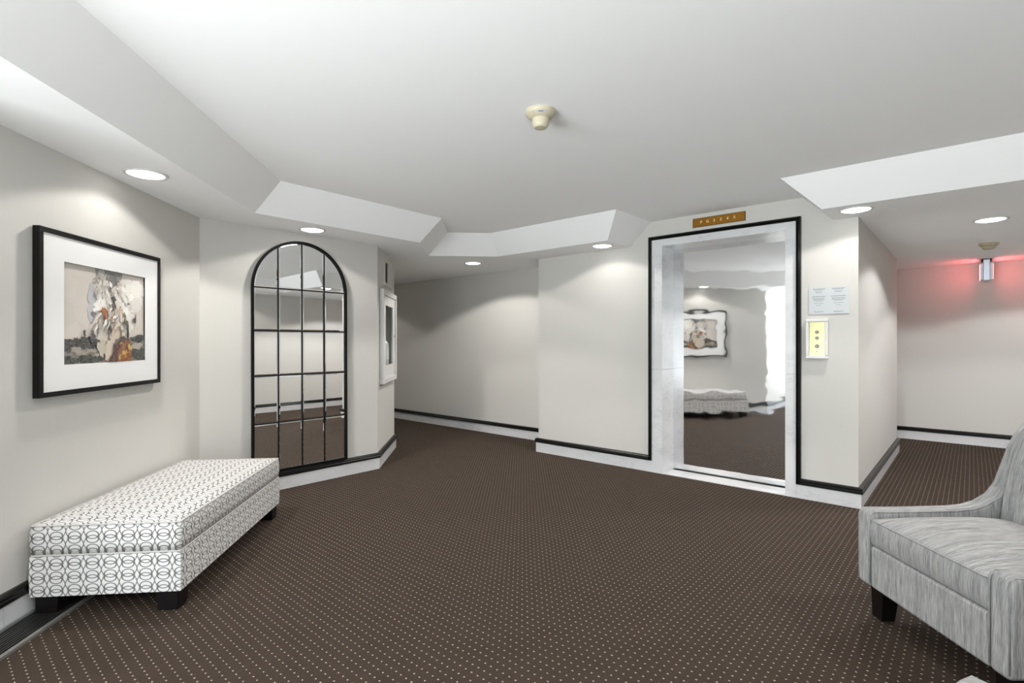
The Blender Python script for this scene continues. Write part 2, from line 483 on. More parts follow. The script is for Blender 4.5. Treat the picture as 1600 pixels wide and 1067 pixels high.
# ------------------------------------------------------------------ rear window (behind the photographer) and added side window
def window(name, loc, rz, width, z0, z1, n):
    wn = empty(name, loc, rz); struct(wn); hw = width / 2
    bm = bmesh.new()
    for a in ((-hw, hw, z0, z0 + 0.05), (-hw, hw, z1 - 0.05, z1), (-hw, -hw + 0.05, z0 + 0.05, z1 - 0.05), (hw - 0.05, hw, z0 + 0.05, z1 - 0.05)):
        box(bm, a[0], a[1], -0.03, 0.03, a[2], a[3])
    obj('window_frame', bm, M_WHITE, wn)
    for k in range(n):
        if k < n - 1:
            xm = -hw + 2 * hw * (k + 1) / n; obj('mullion', boxbm(xm - 0.02, xm + 0.02, -0.025, 0.025, z0 + 0.05, z1 - 0.05), M_WHITE, wn)
        xa, xb = -hw + 2 * hw * k / n + 0.05, -hw + 2 * hw * (k + 1) / n - 0.05
        obj('pane', boxbm(xa - 0.02, xb + 0.02, -0.003, 0.003, z0 + 0.05, z1 - 0.05), M_GLASS, wn)
window('window_1', (1.2 - (WINR[0] + WINR[1]) / 2, -2.66, 0), 0, WINR[1] - WINR[0], WINR[2], WINR[3], 3)
window('fill_window', (1.26, 8.43 - (WINS[0] + WINS[1]) / 2, 0), math.pi / 2, WINS[1] - WINS[0], WINS[2], WINS[3], 2)  # unseen window, added to light the left walls and soffits

# ------------------------------------------------------------------ recessed lights
def recessed_light(x, y, label, group=None, power=SPOT, z=HS, blend=0.16, size=144, color=(1.0, 0.97, 0.93)):
    e = empty('recessed_light', (x, y, z)); tag(e, label, 'ceiling light', group)
    bm = bmesh.new(); lathe(bm, [(0.088, -0.0005), (0.106, -0.0005), (0.108, -0.003), (0.104, -0.007), (0.092, -0.008), (0.088, -0.004), (0.088, -0.0005)], 40)
    obj('trim_ring', bm, M_WHITE, e, smooth=True)
    bm = bmesh.new(); lathe(bm, [(0.0, -0.017), (0.03, -0.0165), (0.06, -0.013), (0.08, -0.008), (0.089, -0.002), (0.0, -0.001)], 40)
    obj('lens', bm, M_LAMP, e)
    l = bpy.data.lights.new('lamp', 'SPOT'); l.energy = power; l.spot_size = math.radians(size); l.spot_blend = blend
    l.use_nodes = True; lf = l.node_tree.nodes.new('ShaderNodeLightFalloff'); lf.inputs['Strength'].default_value = 1.0; lf.inputs['Smooth'].default_value = 2.0
    l.node_tree.links.new(lf.outputs['Quadratic'], l.node_tree.nodes['Emission'].inputs['Strength'])
    l.shadow_soft_size = 0.035; l.color = color
    lo = bpy.data.objects.new('lamp', l); C.objects.link(lo); lo.parent = e; lo.location = (0, 0, -0.045)
    return e
recessed_light(-3.467, 0.847, 'round recessed ceiling light above the framed abstract painting')
recessed_light(-4.149, 2.189, 'round recessed ceiling light above the arched mirror')
recessed_light(-4.47, 4.383, 'round recessed ceiling light by the corridor past the extinguisher cabinet')
recessed_light(-2.714, 4.425, 'round recessed ceiling light on the soffit beside the elevator head', power=SPOT * 0.8)
recessed_light(-0.618, 4.40, 'round recessed ceiling light above the elevator call panel wall corner')
recessed_light(0.108, 5.44, 'round recessed ceiling light in the passage near the exit sign', power=SPOT * 1.15, color=(0.98, 0.99, 1.0))
for x, y, s_ in ((0.92, 3.30, 'behind the grey armchair'), (0.92, 0.60, 'over the plain right wall'), (-0.75, -2.25, 'over the large rear window'), (-2.42, -1.10, 'over the entry wall past the painting'),
               (-8.1, 4.46, 'far down the corridor behind the mirror wall'), (-2.3, 7.90, 'round the corner of the exit passage'), (0.85, 7.10, 'added unseen to brighten the passage by the exit sign')):  # last lamp is added out of view to brighten the passage back wall
    recessed_light(x, y, 'round recessed ceiling light ' + s_, color=(0.98, 0.99, 1.0) if y > 6 else (1.0, 0.97, 0.93), power=SPOT * (0.5 if (x < -2.4 and y < 0) or x < -8 else 1.0))

# ------------------------------------------------------------------ smoke detectors
def smoke_detector(x, y, z, label, kind):
    e = empty('smoke_detector', (x, y, z)); tag(e, label, 'smoke detector', 'ceiling smoke detectors')
    m = mat('aged_ivory_plastic', (0.50, 0.45, 0.33), 0.5); md = mat('aged_ivory_plastic_dull', (0.40, 0.34, 0.23), 0.5)
    bm = bmesh.new(); lathe(bm, [(0.0, 0), (0.074, 0), (0.076, -0.006), (0.072, -0.018), (0.060, -0.030), (0.046, -0.038), (0.0, -0.038)], 36)
    obj('base', bm, m if kind else md, e)
    bm = bmesh.new()
    if kind: lathe(bm, [(0.0, -0.036), (0.042, -0.036), (0.043, -0.046), (0.041, -0.066), (0.036, -0.078), (0.030, -0.084), (0.0, -0.086)], 36)
    else: lathe(bm, [(0.0, -0.036), (0.050, -0.036), (0.048, -0.048), (0.038, -0.058), (0.0, -0.060)], 36)
    obj('sensing_head', bm, md if not kind else m, e)
    bm = bmesh.new()
    a = math.radians(-131.3 + 90)   # label towards the lobby
    for k in range(-2, 3):
        t = math.radians(-48.7) + k * 0.16
        v = []
        for r, zz in ((0.0615, -0.0295), (0.069, -0.0215)):
            v.append(((r + 0.001) * math.cos(t - 0.08), (r + 0.001) * math.sin(t - 0.08), zz)); v.append(((r + 0.001) * math.cos(t + 0.08), (r + 0.001) * math.sin(t + 0.08), zz))
        q = [bm.verts.new(p) for p in (v[0], v[1], v[3], v[2])]; bm.faces.new(q)
    obj('label_strip', bm, mat('grey_label', (0.42, 0.42, 0.46), 0.5), e)
    for t0, t1 in ((-0.62, -0.56), (-0.20, 0.16)):
        n = 4; bm = bmesh.new()
        for k in range(n):
            ta, tb = math.radians(-48.7) + t0 + (t1 - t0) * k / n, math.radians(-48.7) + t0 + (t1 - t0) * (k + 1) / n
            q = [bm.verts.new((r * math.cos(t), r * math.sin(t), zz)) for t, r, zz in ((ta, 0.0655, -0.0275), (tb, 0.0655, -0.0275), (tb, 0.0675, -0.0255), (ta, 0.0675, -0.0255))]
            bm.faces.new(q)
        obj('slot', bm, M_DARK, e)
smoke_detector(-1.62, 2.06, HC, 'ivory smoke detector on the raised lobby ceiling', 1)
smoke_detector(0.121, 6.75, HS, 'tan smoke detector on the passage ceiling by the exit sign', 0)

# ------------------------------------------------------------------ upholstered bench ottoman
ot = empty('ottoman', (-3.470, 1.030, 0), math.radians(47.0)); tag(ot, 'long bench ottoman in white fabric with interlocking grey rings by the wall', 'ottoman')
# local y runs along the bench (away from the camera), local x across it
def pillow(bm, hx, hy, z0, z1, crown, nx=18, ny=32, bulge=0.006):
    """soft box: crowned top, slightly bulging sides"""
    def P(i, j):
        u, v = -1 + 2 * i / nx, -1 + 2 * j / ny
        return u, v
    top = {}; 
    for i in range(nx + 1):
        for j in range(ny + 1):
            u, v = P(i, j)
            h = (1 - abs(u) ** 3.0) * (1 - abs(v) ** 4.5)
            top[i, j] = bm.verts.new((hx * u, hy * v, z1 + crown * h))
    for i in range(nx):
        for j in range(ny):
            bm.faces.new([top[i, j], top[i + 1, j], top[i + 1, j + 1], top[i, j + 1]])
    loop = [(i, 0) for i in range(nx)] + [(nx, j) for j in range(ny)] + [(i, ny) for i in range(nx, 0, -1)] + [(0, j) for j in range(ny, 0, -1)]
    prev = [top[k] for k in loop]
    for lv in (0.33, 0.67, 1.0):
        cur = []
        for k in loop:
            u, v = P(*k); b = 1 + (bulge / hx) * math.sin(math.pi * min(lv, 1)) 
            cur.append(bm.verts.new((hx * u * b, hy * v * (1 + (b - 1) * hx / hy), z1 + (z0 - z1) * lv)))
        for a in range(len(loop)):
            c = (a + 1) % len(loop); bm.faces.new([prev[a], cur[a], cur[c], prev[c]])
        prev = cur
    bm.faces.new(prev[::-1])
HX, HY = 0.320, 0.665
bm = bmesh.new(); pillow(bm, HX - 0.002, HY - 0.002, 0.280, 0.412, 0.026); obj('cushion', bm, M_RING, ot, smooth=False)
bpy.data.objects['cushion'].data.shade_smooth() if hasattr(bpy.types.Mesh, 'shade_smooth') else None
bm = bmesh.new(); pillow(bm, HX + 0.003, HY + 0.003, 0.092, 0.274, 0.003, bulge=0.002); obj('body', bm, M_RING, ot)
def round_rect(hx, hy, r, z, n=6):
    pts = []
    for cx, cy, a0 in ((hx - r, hy - r, 0), (-hx + r, hy - r, 90), (-hx + r, -hy + r, 180), (hx - r, -hy + r, 270)):
        for k in range(n + 1):
            a = math.radians(a0 + 90 * k / n); pts.append((cx + r * math.cos(a), cy + r * math.sin(a), z))
    return pts
M_PIPE = mat('ring_fabric_piping', (0.46, 0.44, 0.42), 0.85)
bm = bmesh.new(); tube(bm, round_rect(HX, HY, 0.010, 0.412), 0.0032, 6, True); obj('piping', bm, M_PIPE, ot, smooth=True)
bm = bmesh.new(); tube(bm, round_rect(HX + 0.001, HY + 0.001, 0.010, 0.278), 0.0040, 6, True); obj('piping', bm, M_PIPE, ot, smooth=True)
def taper_leg(bm, x, y, z0, z1, a, b, lean=(0, 0)):
    """square leg: half-width a at top, b at the floor"""
    v = [bm.verts.new((x + sx * b + lean[0], y + sy * b + lean[1], z0)) for sx, sy in ((-1, -1), (1, -1), (1, 1), (-1, 1))]
    w = [bm.verts.new((x + sx * a, y + sy * a, z1)) for sx, sy in ((-1, -1), (1, -1), (1, 1), (-1, 1))]
    bm.faces.new(v[::-1]); bm.faces.new(w)
    for k in range(4): bm.faces.new([v[k], v[(k + 1) % 4], w[(k + 1) % 4], w[k]])
for sx in (-1, 1):
    for sy in (-1, 1):
        bm = bmesh.new(); taper_leg(bm, sx * (HX - 0.062), sy * (HY - 0.055), 0, 0.094, 0.050, 0.044, (sx * 0.004, sy * 0.004)); obj('leg', bm, M_WOODLEG, ot, bevel=0.004)

# ------------------------------------------------------------------ armchairs
def make_armchair():
    """local -x is the back, front faces +x; width along y; origin on the floor at the middle of the front edge"""
    ch = empty('armchair')
    W2, AT = 0.372, 0.078
    prof = [(0.0, 0.150), (0.0, 0.455), (0.005, 0.472), (0.017, 0.485), (0.036, 0.490), (0.20, 0.491), (0.40, 0.496), (0.47, 0.503), (0.53, 0.520), (0.585, 0.555), (0.625, 0.607),
            (0.655, 0.683), (0.682, 0.757), (0.718, 0.828), (0.765, 0.880), (0.82, 0.905), (0.88, 0.908), (0.925, 0.895), (0.945, 0.86), (0.930, 0.60), (0.890, 0.150)]
    for s in (-1, 1):
        y0, y1 = (W2 - AT) * s, W2 * s
        bm = bmesh.new(); extrude(bm, [(-a, z) for a, z in prof], 'y', min(y0, y1), max(y0, y1))
        arm = obj('arm', bm, M_HEATHER, ch, bevel=0.020, seg=4)
        # welt along the inner and outer upper edge
        for yy in (y0 - s * -0.0005, y1 - s * 0.0065):
            bm = bmesh.new(); tube(bm, [(-a - (0.0055 if k < 4 else 0) - (0.004 if k > 8 else 0), yy + (s * 0.004 if yy == y0 else 0), (z if k else 0.170) - (0.0065 if k > 3 else 0)) for k, (a, z) in enumerate(prof[:18])], 0.0030, 6)
            obj('welt', bm, M_HEATHER, arm, smooth=True)
    iw = W2 - AT
    bm = bmesh.new(); box(bm, -0.60, -0.006, -iw + 0.001, iw - 0.001, 0.150, 0.338); obj('seat_base', bm, M_HEATHER, ch, bevel=0.014, seg=3)
    # seat cushion with a crowned top
    bm = bmesh.new(); pillow(bm, 0.302, iw - 0.003, 0.338, 0.458, 0.040, 20, 20, bulge=0.008)
    for v in bm.verts: v.co.x += -0.310
    cu = obj('seat_cushion', bm, M_HEATHER, ch); cu.data.shade_smooth()
    b = cu.modifiers.new('bevel', 'BEVEL'); b.width = 0.012; b.segments = 3; b.limit_method = 'ANGLE'; b.angle_limit = math.radians(50)
    bm = bmesh.new(); tube(bm, [(p[0] - 0.310, p[1], p[2]) for p in round_rect(0.304, iw - 0.002, 0.02, 0.452)], 0.0030, 6, True); obj('welt', bm, M_HEATHER, cu, smooth=True)
    # padded backrest between the arms
    bp = [(0.560, 0.345), (0.575, 0.46), (0.590, 0.56), (0.612, 0.66), (0.640, 0.76), (0.672, 0.84), (0.705, 0.878), (0.76, 0.900), (0.86, 0.902), (0.92, 0.88), (0.935, 0.84), (0.925, 0.60), (0.885, 0.150), (0.62, 0.150)]
    bm = bmesh.new(); extrude(bm, [(-a, z) for a, z in bp], 'y', -iw + 0.001, iw - 0.001); obj('backrest', bm, M_HEATHER, ch, bevel=0.022, seg=4)
    for sx, lx in ((0, -0.085), (1, -0.80)):
        for s in (-1, 1):
            bm = bmesh.new(); taper_leg(bm, lx, s * (W2 - 0.065), 0, 0.152, 0.040, 0.031, (0.006 if sx == 0 else -0.03, s * 0.004)); obj('leg', bm, M_WOODLEG, ch, bevel=0.004)
    return ch
cy, sy = math.cos(CAM_YAW), math.sin(CAM_YAW)
ac = make_armchair(); tag(ac, 'heathered grey upholstered armchair with swooping arms and dark tapered legs', 'armchair')
ac.location = (cy * 1.600 - sy * 2.055, sy * 1.600 + cy * 2.055, 0); ac.rotation_euler = (0, 0, CAM_YAW + math.pi)
ac2 = copy_tree(ac); tag(ac2, 'second armchair, only the pale rounded end of one arm showing beside the grey armchair', 'armchair')
ac2.location = (0.0, 0.0, 0); 

# ------------------------------------------------------------------ framed painting on the left wall
ld = ((LW0[0] - LW1[0]), (LW0[1] - LW1[1])); ll = math.hypot(*ld); ld = (ld[0] / ll, ld[1] / ll); lang = math.atan2(ld[1], ld[0])
def on_left(q, z, d=0.0): return (LW1[0] + ld[0] * q - ld[1] * d, LW1[1] + ld[1] * q + ld[0] * d, z)
PW, PH = 0.975, 0.805
pa = empty('framed_painting', on_left(1.062, 0.985), lang); tag(pa, 'abstract painting with wide white mat in a thin black frame', 'painting')
FW, FD = 0.024, 0.034
def frame_ring(hx, z0, z1, w, y0, y1):
    bm = bmesh.new()
    o = [(-hx, z0), (hx, z0), (hx, z1), (-hx, z1)]; i = [(-hx + w, z0 + w), (hx - w, z0 + w), (hx - w, z1 - w), (-hx + w, z1 - w)]
    for k in range(4):
        l = (k + 1) % 4; p = [o[k], o[l], i[l], i[k]]
        A = [bm.verts.new((x, y0, z)) for x, z in p]; Bv = [bm.verts.new((x, y1, z)) for x, z in p]
        bm.faces.new(A); bm.faces.new(Bv[::-1])
        for n in range(4): bm.faces.new([A[n], Bv[n], Bv[(n + 1) % 4], A[(n + 1) % 4]])
    bmesh.ops.remove_doubles(bm, verts=bm.verts[:], dist=1e-5)
    return bm
obj('frame', frame_ring(PW / 2, 0, PH, FW, 0.004, FD), mat('black_frame', (0.005, 0.0043, 0.004), 0.4, spec=0.2), pa)
obj('backing', boxbm(-PW / 2 + 0.01, PW / 2 - 0.01, 0.004, 0.012, 0.01, PH - 0.01), M_DARK, pa)
MX0, MX1, MZ0, MZ1 = -0.337, 0.328, 0.150, 0.660       # mat window (local x runs to the viewer's left)
bm = bmesh.new(); hx = PW / 2 - FW
for a in ((-hx, hx, FW, MZ0), (-hx, hx, MZ1, PH - FW), (-hx, MX0, MZ0, MZ1), (MX1, hx, MZ0, MZ1)):
    box(bm, a[0], a[1], 0.0245, 0.028, a[2], a[3])
obj('mat_board', bm, mat('white_mat', (0.80, 0.795, 0.785), 0.7), pa)
def painting():
    rnd = random.Random(7)
    bm = bmesh.new(); col = bm.loops.layers.color.new('paint'); w, h = MX1 - MX0, MZ1 - MZ0
    def to(u, v, lay): return (MX1 - u * w, 0.0165 + lay * 0.00006, MZ0 + v * h)     # u from the viewer's left
    lay = [0]
    def tint(c, d):
        k = rnd.uniform(-d, d); return tuple(v + k for v in c)
    def poly(pts, c):
        lay[0] += 1
        vs = [bm.verts.new(to(min(max(u, 0), 1), min(max(v, 0), 1), lay[0])) for u, v in pts]
        f = bm.faces.new(vs)
        for l in f.loops: l[col] = (*c, 1)
    def blob(u, v, ru, rv, c, n=22, jag=0.3, rot=0.0):
        pts = []
        for k in range(n):
            a = 2 * math.pi * k / n; r = 1 + rnd.uniform(-jag, jag)
            x, y = ru * r * math.cos(a), rv * r * math.sin(a)
            pts.append((u + x * math.cos(rot) - y * math.sin(rot), v + x * math.sin(rot) + y * math.cos(rot)))
        poly(pts, c)
    poly([(0, 0), (1, 0), (1, 1), (0, 1)], (0.80, 0.765, 0.73))
    PALE, WHT, GREY, BLU, DK, DGRN, TAU, OCH, RUST, BEI = (0.76, 0.72, 0.69), (0.93, 0.92, 0.89), (0.50, 0.49, 0.475), (0.71, 0.71, 0.72), (0.13, 0.13, 0.125), (0.17, 0.19, 0.155), (0.47, 0.45, 0.42), (0.60, 0.34, 0.10), (0.28, 0.10, 0.05), (0.76, 0.68, 0.59)
    for _ in range(9): blob(rnd.uniform(0, 0.35), rnd.uniform(0.35, 1), 0.13, 0.12, tint((0.79, 0.755, 0.725), 0.02), jag=0.2)
    for _ in range(14): blob(rnd.uniform(0.62, 0.95), rnd.uniform(0.4, 0.9), rnd.uniform(0.06, 0.16), rnd.uniform(0.04, 0.10), tint((0.87, 0.855, 0.825), 0.04), jag=0.25, rot=rnd.uniform(-0.6, 0.6))
    for _ in range(5): blob(0.30 + rnd.uniform(-0.03, 0.03), rnd.uniform(0.45, 0.75), 0.045, 0.10, BLU, jag=0.25)
    blob(0.33, 0.52, 0.03, 0.035, (0.36, 0.36, 0.37), jag=0.3)
    # grey smear from the top edge
    poly([(0.35, 1), (0.69, 1), (0.68, 0.93), (0.66, 0.86), (0.63, 0.91), (0.60, 0.83), (0.58, 0.74), (0.54, 0.78), (0.51, 0.86), (0.48, 0.93), (0.45, 0.85), (0.42, 0.92), (0.38, 0.90), (0.36, 0.95)], GREY)
    blob(0.56, 0.90, 0.07, 0.07, (0.42, 0.41, 0.40), jag=0.3); blob(0.43, 0.92, 0.035, 0.10, (0.70, 0.68, 0.65), jag=0.35)
    for _ in range(16): blob(rnd.uniform(0.38, 0.52), rnd.uniform(0.55, 0.9), rnd.uniform(0.02, 0.05), rnd.uniform(0.04, 0.09), WHT, jag=0.4, rot=rnd.uniform(-0.5, 0.5))
    for _ in range(16): blob(rnd.uniform(0.52, 0.80), rnd.uniform(0.52, 0.80), rnd.uniform(0.03, 0.08), rnd.uniform(0.02, 0.05), WHT, jag=0.4, rot=rnd.uniform(0, 1))
    blob(0.60, 0.46, 0.10, 0.20, BEI, jag=0.15); blob(0.56, 0.38, 0.09, 0.16, (0.80, 0.73, 0.65), jag=0.2)
    blob(0.44, 0.35, 0.07, 0.16, (0.78, 0.75, 0.71), jag=0.25)
    # horizon band
    poly([(0, 0), (1, 0), (1, 0.26), (0.93, 0.24), (0.87, 0.27), (0.80, 0.25), (0.70, 0.22), (0.6, 0.2), (0.5, 0.17), (0.40, 0.22), (0.34, 0.26), (0.27, 0.24), (0.2, 0.27), (0.12, 0.24), (0.05, 0.25), (0, 0.23)], TAU)
    for _ in range(12): blob(rnd.uniform(0.0, 0.34), rnd.uniform(0.16, 0.24), rnd.uniform(0.05, 0.10), rnd.uniform(0.02, 0.045), DK, jag=0.4)
    for _ in range(10): blob(rnd.uniform(0.0, 0.40), rnd.uniform(0.0, 0.06), rnd.uniform(0.05, 0.1), rnd.uniform(0.015, 0.04), DGRN, jag=0.4)
    for _ in range(9): blob(rnd.uniform(0.10, 0.42), rnd.uniform(0.08, 0.15), rnd.uniform(0.03, 0.08), rnd.uniform(0.01, 0.03), (0.62, 0.58, 0.52), jag=0.4)
    for _ in range(9): blob(rnd.uniform(0.80, 1.0), rnd.uniform(0.22, 0.28), rnd.uniform(0.03, 0.07), rnd.uniform(0.012, 0.03), DK, jag=0.4)
    for _ in range(10): blob(rnd.uniform(0.80, 1.0), rnd.uniform(0.0, 0.14), rnd.uniform(0.04, 0.09), rnd.uniform(0.03, 0.06), DGRN, jag=0.4)
    for _ in range(5): blob(rnd.uniform(0.80, 0.95), rnd.uniform(0.14, 0.20), 0.05, 0.02, (0.66, 0.63, 0.58), jag=0.4)
    for u, v, a, b in ((0.22, 0.30, 0.012, 0.05), (0.31, 0.27, 0.035, 0.06), (0.85, 0.47, 0.022, 0.035), (0.86, 0.50, 0.008, 0.05)): blob(u, v, a, b, (0.22, 0.22, 0.22), jag=0.4)
    blob(0.51, 0.11, 0.055, 0.14, (0.80, 0.74, 0.67), jag=0.2); blob(0.42, 0.16, 0.05, 0.09, (0.74, 0.70, 0.64), jag=0.3)
    # central marks
    for u, v, a, b, c in ((0.555, 0.70, 0.025, 0.02, DK), (0.565, 0.67, 0.01, 0.03, DK), (0.545, 0.60, 0.015, 0.045, (0.2, 0.14, 0.11)), (0.51, 0.55, 0.04, 0.008, DK), (0.435, 0.555, 0.035, 0.04, OCH), (0.46, 0.49, 0.02, 0.03, (0.66, 0.40, 0.20)), (0.50, 0.43, 0.06, 0.03, (0.45, 0.43, 0.41)), (0.515, 0.35, 0.02, 0.06, (0.25, 0.16, 0.12)), (0.70, 0.50, 0.016, 0.06, (0.42, 0.41, 0.26)), (0.725, 0.44, 0.03, 0.03, (0.35, 0.35, 0.30)), (0.745, 0.33, 0.012, 0.10, (0.18, 0.16, 0.14)), (0.76, 0.66, 0.03, 0.004, DK), (0.60, 0.53, 0.02, 0.012, OCH)):
        blob(u, v, a, b, c, jag=0.35, rot=rnd.uniform(-0.2, 0.2))
    for _ in range(70):
        u, v = rnd.gauss(0.55, 0.13), rnd.uniform(0.30, 0.92)
        blob(u, v, rnd.uniform(0.006, 0.022), rnd.uniform(0.02, 0.06), tint(rnd.choice([(0.88, 0.865, 0.84), (0.80, 0.76, 0.71), (0.70, 0.67, 0.64), (0.82, 0.78, 0.74), (0.60, 0.58, 0.55)]), 0.03), jag=0.45, rot=rnd.uniform(-0.9, 0.6), n=14)
    for u, v, a, b, c in ((0.56, 0.69, 0.022, 0.018, DK), (0.545, 0.60, 0.012, 0.04, (0.2, 0.14, 0.11)), (0.435, 0.55, 0.03, 0.035, OCH), (0.455, 0.49, 0.016, 0.02, (0.62, 0.33, 0.16)), (0.515, 0.36, 0.016, 0.05, (0.25, 0.16, 0.12)), (0.70, 0.49, 0.012, 0.05, (0.36, 0.35, 0.22)), (0.745, 0.34, 0.010, 0.09, (0.18, 0.16, 0.14))):
        blob(u, v, a, b, c, jag=0.4, rot=rnd.uniform(-0.2, 0.2))
    # rust and gold shape at the bottom
    poly([(0.47, 0.0), (0.79, 0.0), (0.79, 0.12), (0.77, 0.22), (0.74, 0.27), (0.70, 0.24), (0.66, 0.28), (0.61, 0.22), (0.56, 0.20), (0.54, 0.10), (0.50, 0.04)], RUST)
    poly([(0.60, 0.0), (0.79, 0.0), (0.785, 0.14), (0.76, 0.23), (0.71, 0.25), (0.66, 0.20), (0.61, 0.12)], (0.50, 0.27, 0.08))
    for _ in range(9): blob(rnd.uniform(0.62, 0.77), rnd.uniform(0.03, 0.22), rnd.uniform(0.008, 0.03), rnd.uniform(0.02, 0.05), rnd.choice([(0.72, 0.48, 0.12), (0.58, 0.45, 0.30), (0.42, 0.20, 0.06), (0.75, 0.62, 0.35)]), jag=0.4, rot=rnd.uniform(-0.5, 0.5))
    blob(0.67, 0.25, 0.04, 0.035, (0.13, 0.09, 0.06), jag=0.35)
    m = mat('oil_paint_print', (0.5, 0.5, 0.5), 0.5); t = NT(m)
    a = t.n('ShaderNodeVertexColor', layer_name='paint'); o = t.obj()
    mp = t.n('ShaderNodeMapping'); t.link(o, mp.inputs[0]); mp.inputs['Scale'].default_value = (1, 1, 1.6)
    n = t.noise(mp.outputs[0], 38, 4, 0.65, 1.5)
    t.link(t.mix(t.m('MULTIPLY', t.ramp(n, 0.42, 0.75), 0.30), a.outputs[0], (0.60, 0.57, 0.53)), t.b.inputs['Base Color'])
    return obj('canvas_print', bm, m, pa, recalc=False)
painting()

# ------------------------------------------------------------------ arched window-pane mirror
MC, MR, MZA, MB = 2.214, 0.426, 1.690, 0.160     # centre along the wall, radius, spring line, bottom
mi = empty('arched_mirror', (-4.40 + 0.030, MC, 0)); mi.rotation_euler = (0, -0.0065, -0.014)
tag(mi, 'tall arched mirror divided into panes by thin black metal bars', 'mirror')
def arch_pts(r, zb, n=40):
    return [(-r, zb)] + [(r * math.cos(math.pi - math.pi * k / n), MZA + r * math.sin(math.pi - math.pi * k / n)) for k in range(n + 1)] + [(r, zb)]
bm = bmesh.new(); fo, fi = arch_pts(MR, MB), arch_pts(MR - 0.020, MB + 0.020)
n = len(fo)
for y0, y1 in ((-0.002, 0.018),):
    A = [[bm.verts.new((x, p[0], p[1])) for p in fo] for x in (y0, y1)]; Bm = [[bm.verts.new((x, p[0], p[1])) for p in fi] for x in (y0, y1)]
    for k in range(n):
        l = (k + 1) % n
        bm.faces.new([A[0][k], A[0][l], A[1][l], A[1][k]]); bm.faces.new([Bm[0][k], Bm[1][k], Bm[1][l], Bm[0][l]])
        bm.faces.new([A[1][k], A[1][l], Bm[1][l], Bm[1][k]]); bm.faces.new([A[0][k], Bm[0][k], Bm[0][l], A[0][l]])
obj('frame', bm, mat('black_metal', (0.003, 0.003, 0.003), 0.4, 0.0, spec=0.2), mi)
bm = bmesh.new(); ap = arch_pts(MR - 0.01, MB + 0.01); extrude(bm, ap, 'x', -0.002, 0.003); obj('backing', bm, M_DARK, mi)
cols = [-MR + 0.020, -0.2065, 0.0, 0.2065, MR - 0.020]; rows = [MB + 0.020, 0.572, 0.965, 1.338, 1.695, MZA + MR]
MBK = MATS['black_metal']
for c in cols[1:4]:
    zt = MZA + math.sqrt((MR - 0.012) ** 2 - c * c)
    obj('muntin', boxbm(0.003, 0.0105, c - 0.0042, c + 0.0042, MB + 0.02, zt), MBK, mi)
for r in rows[1:5]:
    hw_ = MR - 0.012 if r <= MZA else math.sqrt((MR - 0.012) ** 2 - (r - MZA) ** 2)
    obj('muntin', boxbm(0.003, 0.0102, -hw_, hw_, r - 0.0042, r + 0.0042), MBK, mi)
rnd = random.Random(3)
def clip_arch(x0, x1, z0, z1, R):
    """cell rectangle cut by the arch, as a polygon"""
    if z1 <= MZA + 0.02: return [(x0, z0), (x1, z0), (x1, z1), (x0, z1)]
    f = lambda x: MZA + math.sqrt(max(R * R - x * x, 0))
    xa, xb = max(x0, -R), min(x1, R)
    if z0 > MZA:
        lim = math.sqrt(R * R - (z0 - MZA) ** 2); xa, xb = max(xa, -lim), min(xb, lim)
    pts = [(xa, z0), (xb, z0)]
    for k in range(13):
        x = xb + (xa - xb) * k / 12; z = f(x)
        if z > z0 + 1e-4: pts.append((x, z))
    return pts
for i in range(4):
    for j in range(5):
        g = 0.0046
        P0 = clip_arch(cols[i] + (g if i else 0), cols[i + 1] - (g if i < 3 else 0), rows[j] + (g if j else 0), rows[j + 1] - (g if j < 4 else 0), MR - 0.0205)
        cx = sum(p[0] for p in P0) / len(P0); cz = sum(p[1] for p in P0) / len(P0)
        def ins(P, d):      # polygon inset by d (counter-clockwise)
            m = len(P); out = []
            for k in range(m):
                a, b, c = P[k - 1], P[k], P[(k + 1) % m]
                def ln(p, q):
                    x, z = q[0] - p[0], q[1] - p[1]; l = math.hypot(x, z) or 1e-9; nx, nz = -z / l, x / l
                    return nx, nz
                n1, n2 = ln(a, b), ln(b, c); kk = max(1 + n1[0] * n2[0] + n1[1] * n2[1], 0.35)
                out.append((b[0] + d * (n1[0] + n2[0]) / kk, b[1] + d * (n1[1] + n2[1]) / kk))
            return out
        I0 = ins(P0, 0.010)
        bm = bmesh.new(); t1, t2 = rnd.uniform(-0.0012, 0.0012), rnd.uniform(-0.0012, 0.0012)
        H0 = [bm.verts.new((0.006 + t1 * (p[0] - cx) + t2 * (p[1] - cz), p[0], p[1])) for p in P0]
        H1 = [bm.verts.new((0.0078 + t1 * (p[0] - cx) + t2 * (p[1] - cz), p[0], p[1])) for p in I0]
        bm.faces.new(H1)
        for k in range(len(P0)):
            l = (k + 1) % len(P0); bm.faces.new([H0[k], H0[l], H1[l], H1[k]])
        obj('mirror_pane', bm, M_MIRROR, mi, recalc=False)

# ------------------------------------------------------------------ extinguisher cabinet on the chamfer wall
ca = math.radians(135); c0 = (-4.40, 3.0)
def on_chamfer(q, z, d=0.0): s = math.sqrt(0.5); return (c0[0] - s * q + s * d, c0[1] + s * q + s * d, z)
cb = empty('fire_extinguisher_cabinet', on_chamfer(0.55, 0), ca); tag(cb, 'white framed fire extinguisher cabinet with glass door set in the wall', 'cabinet')
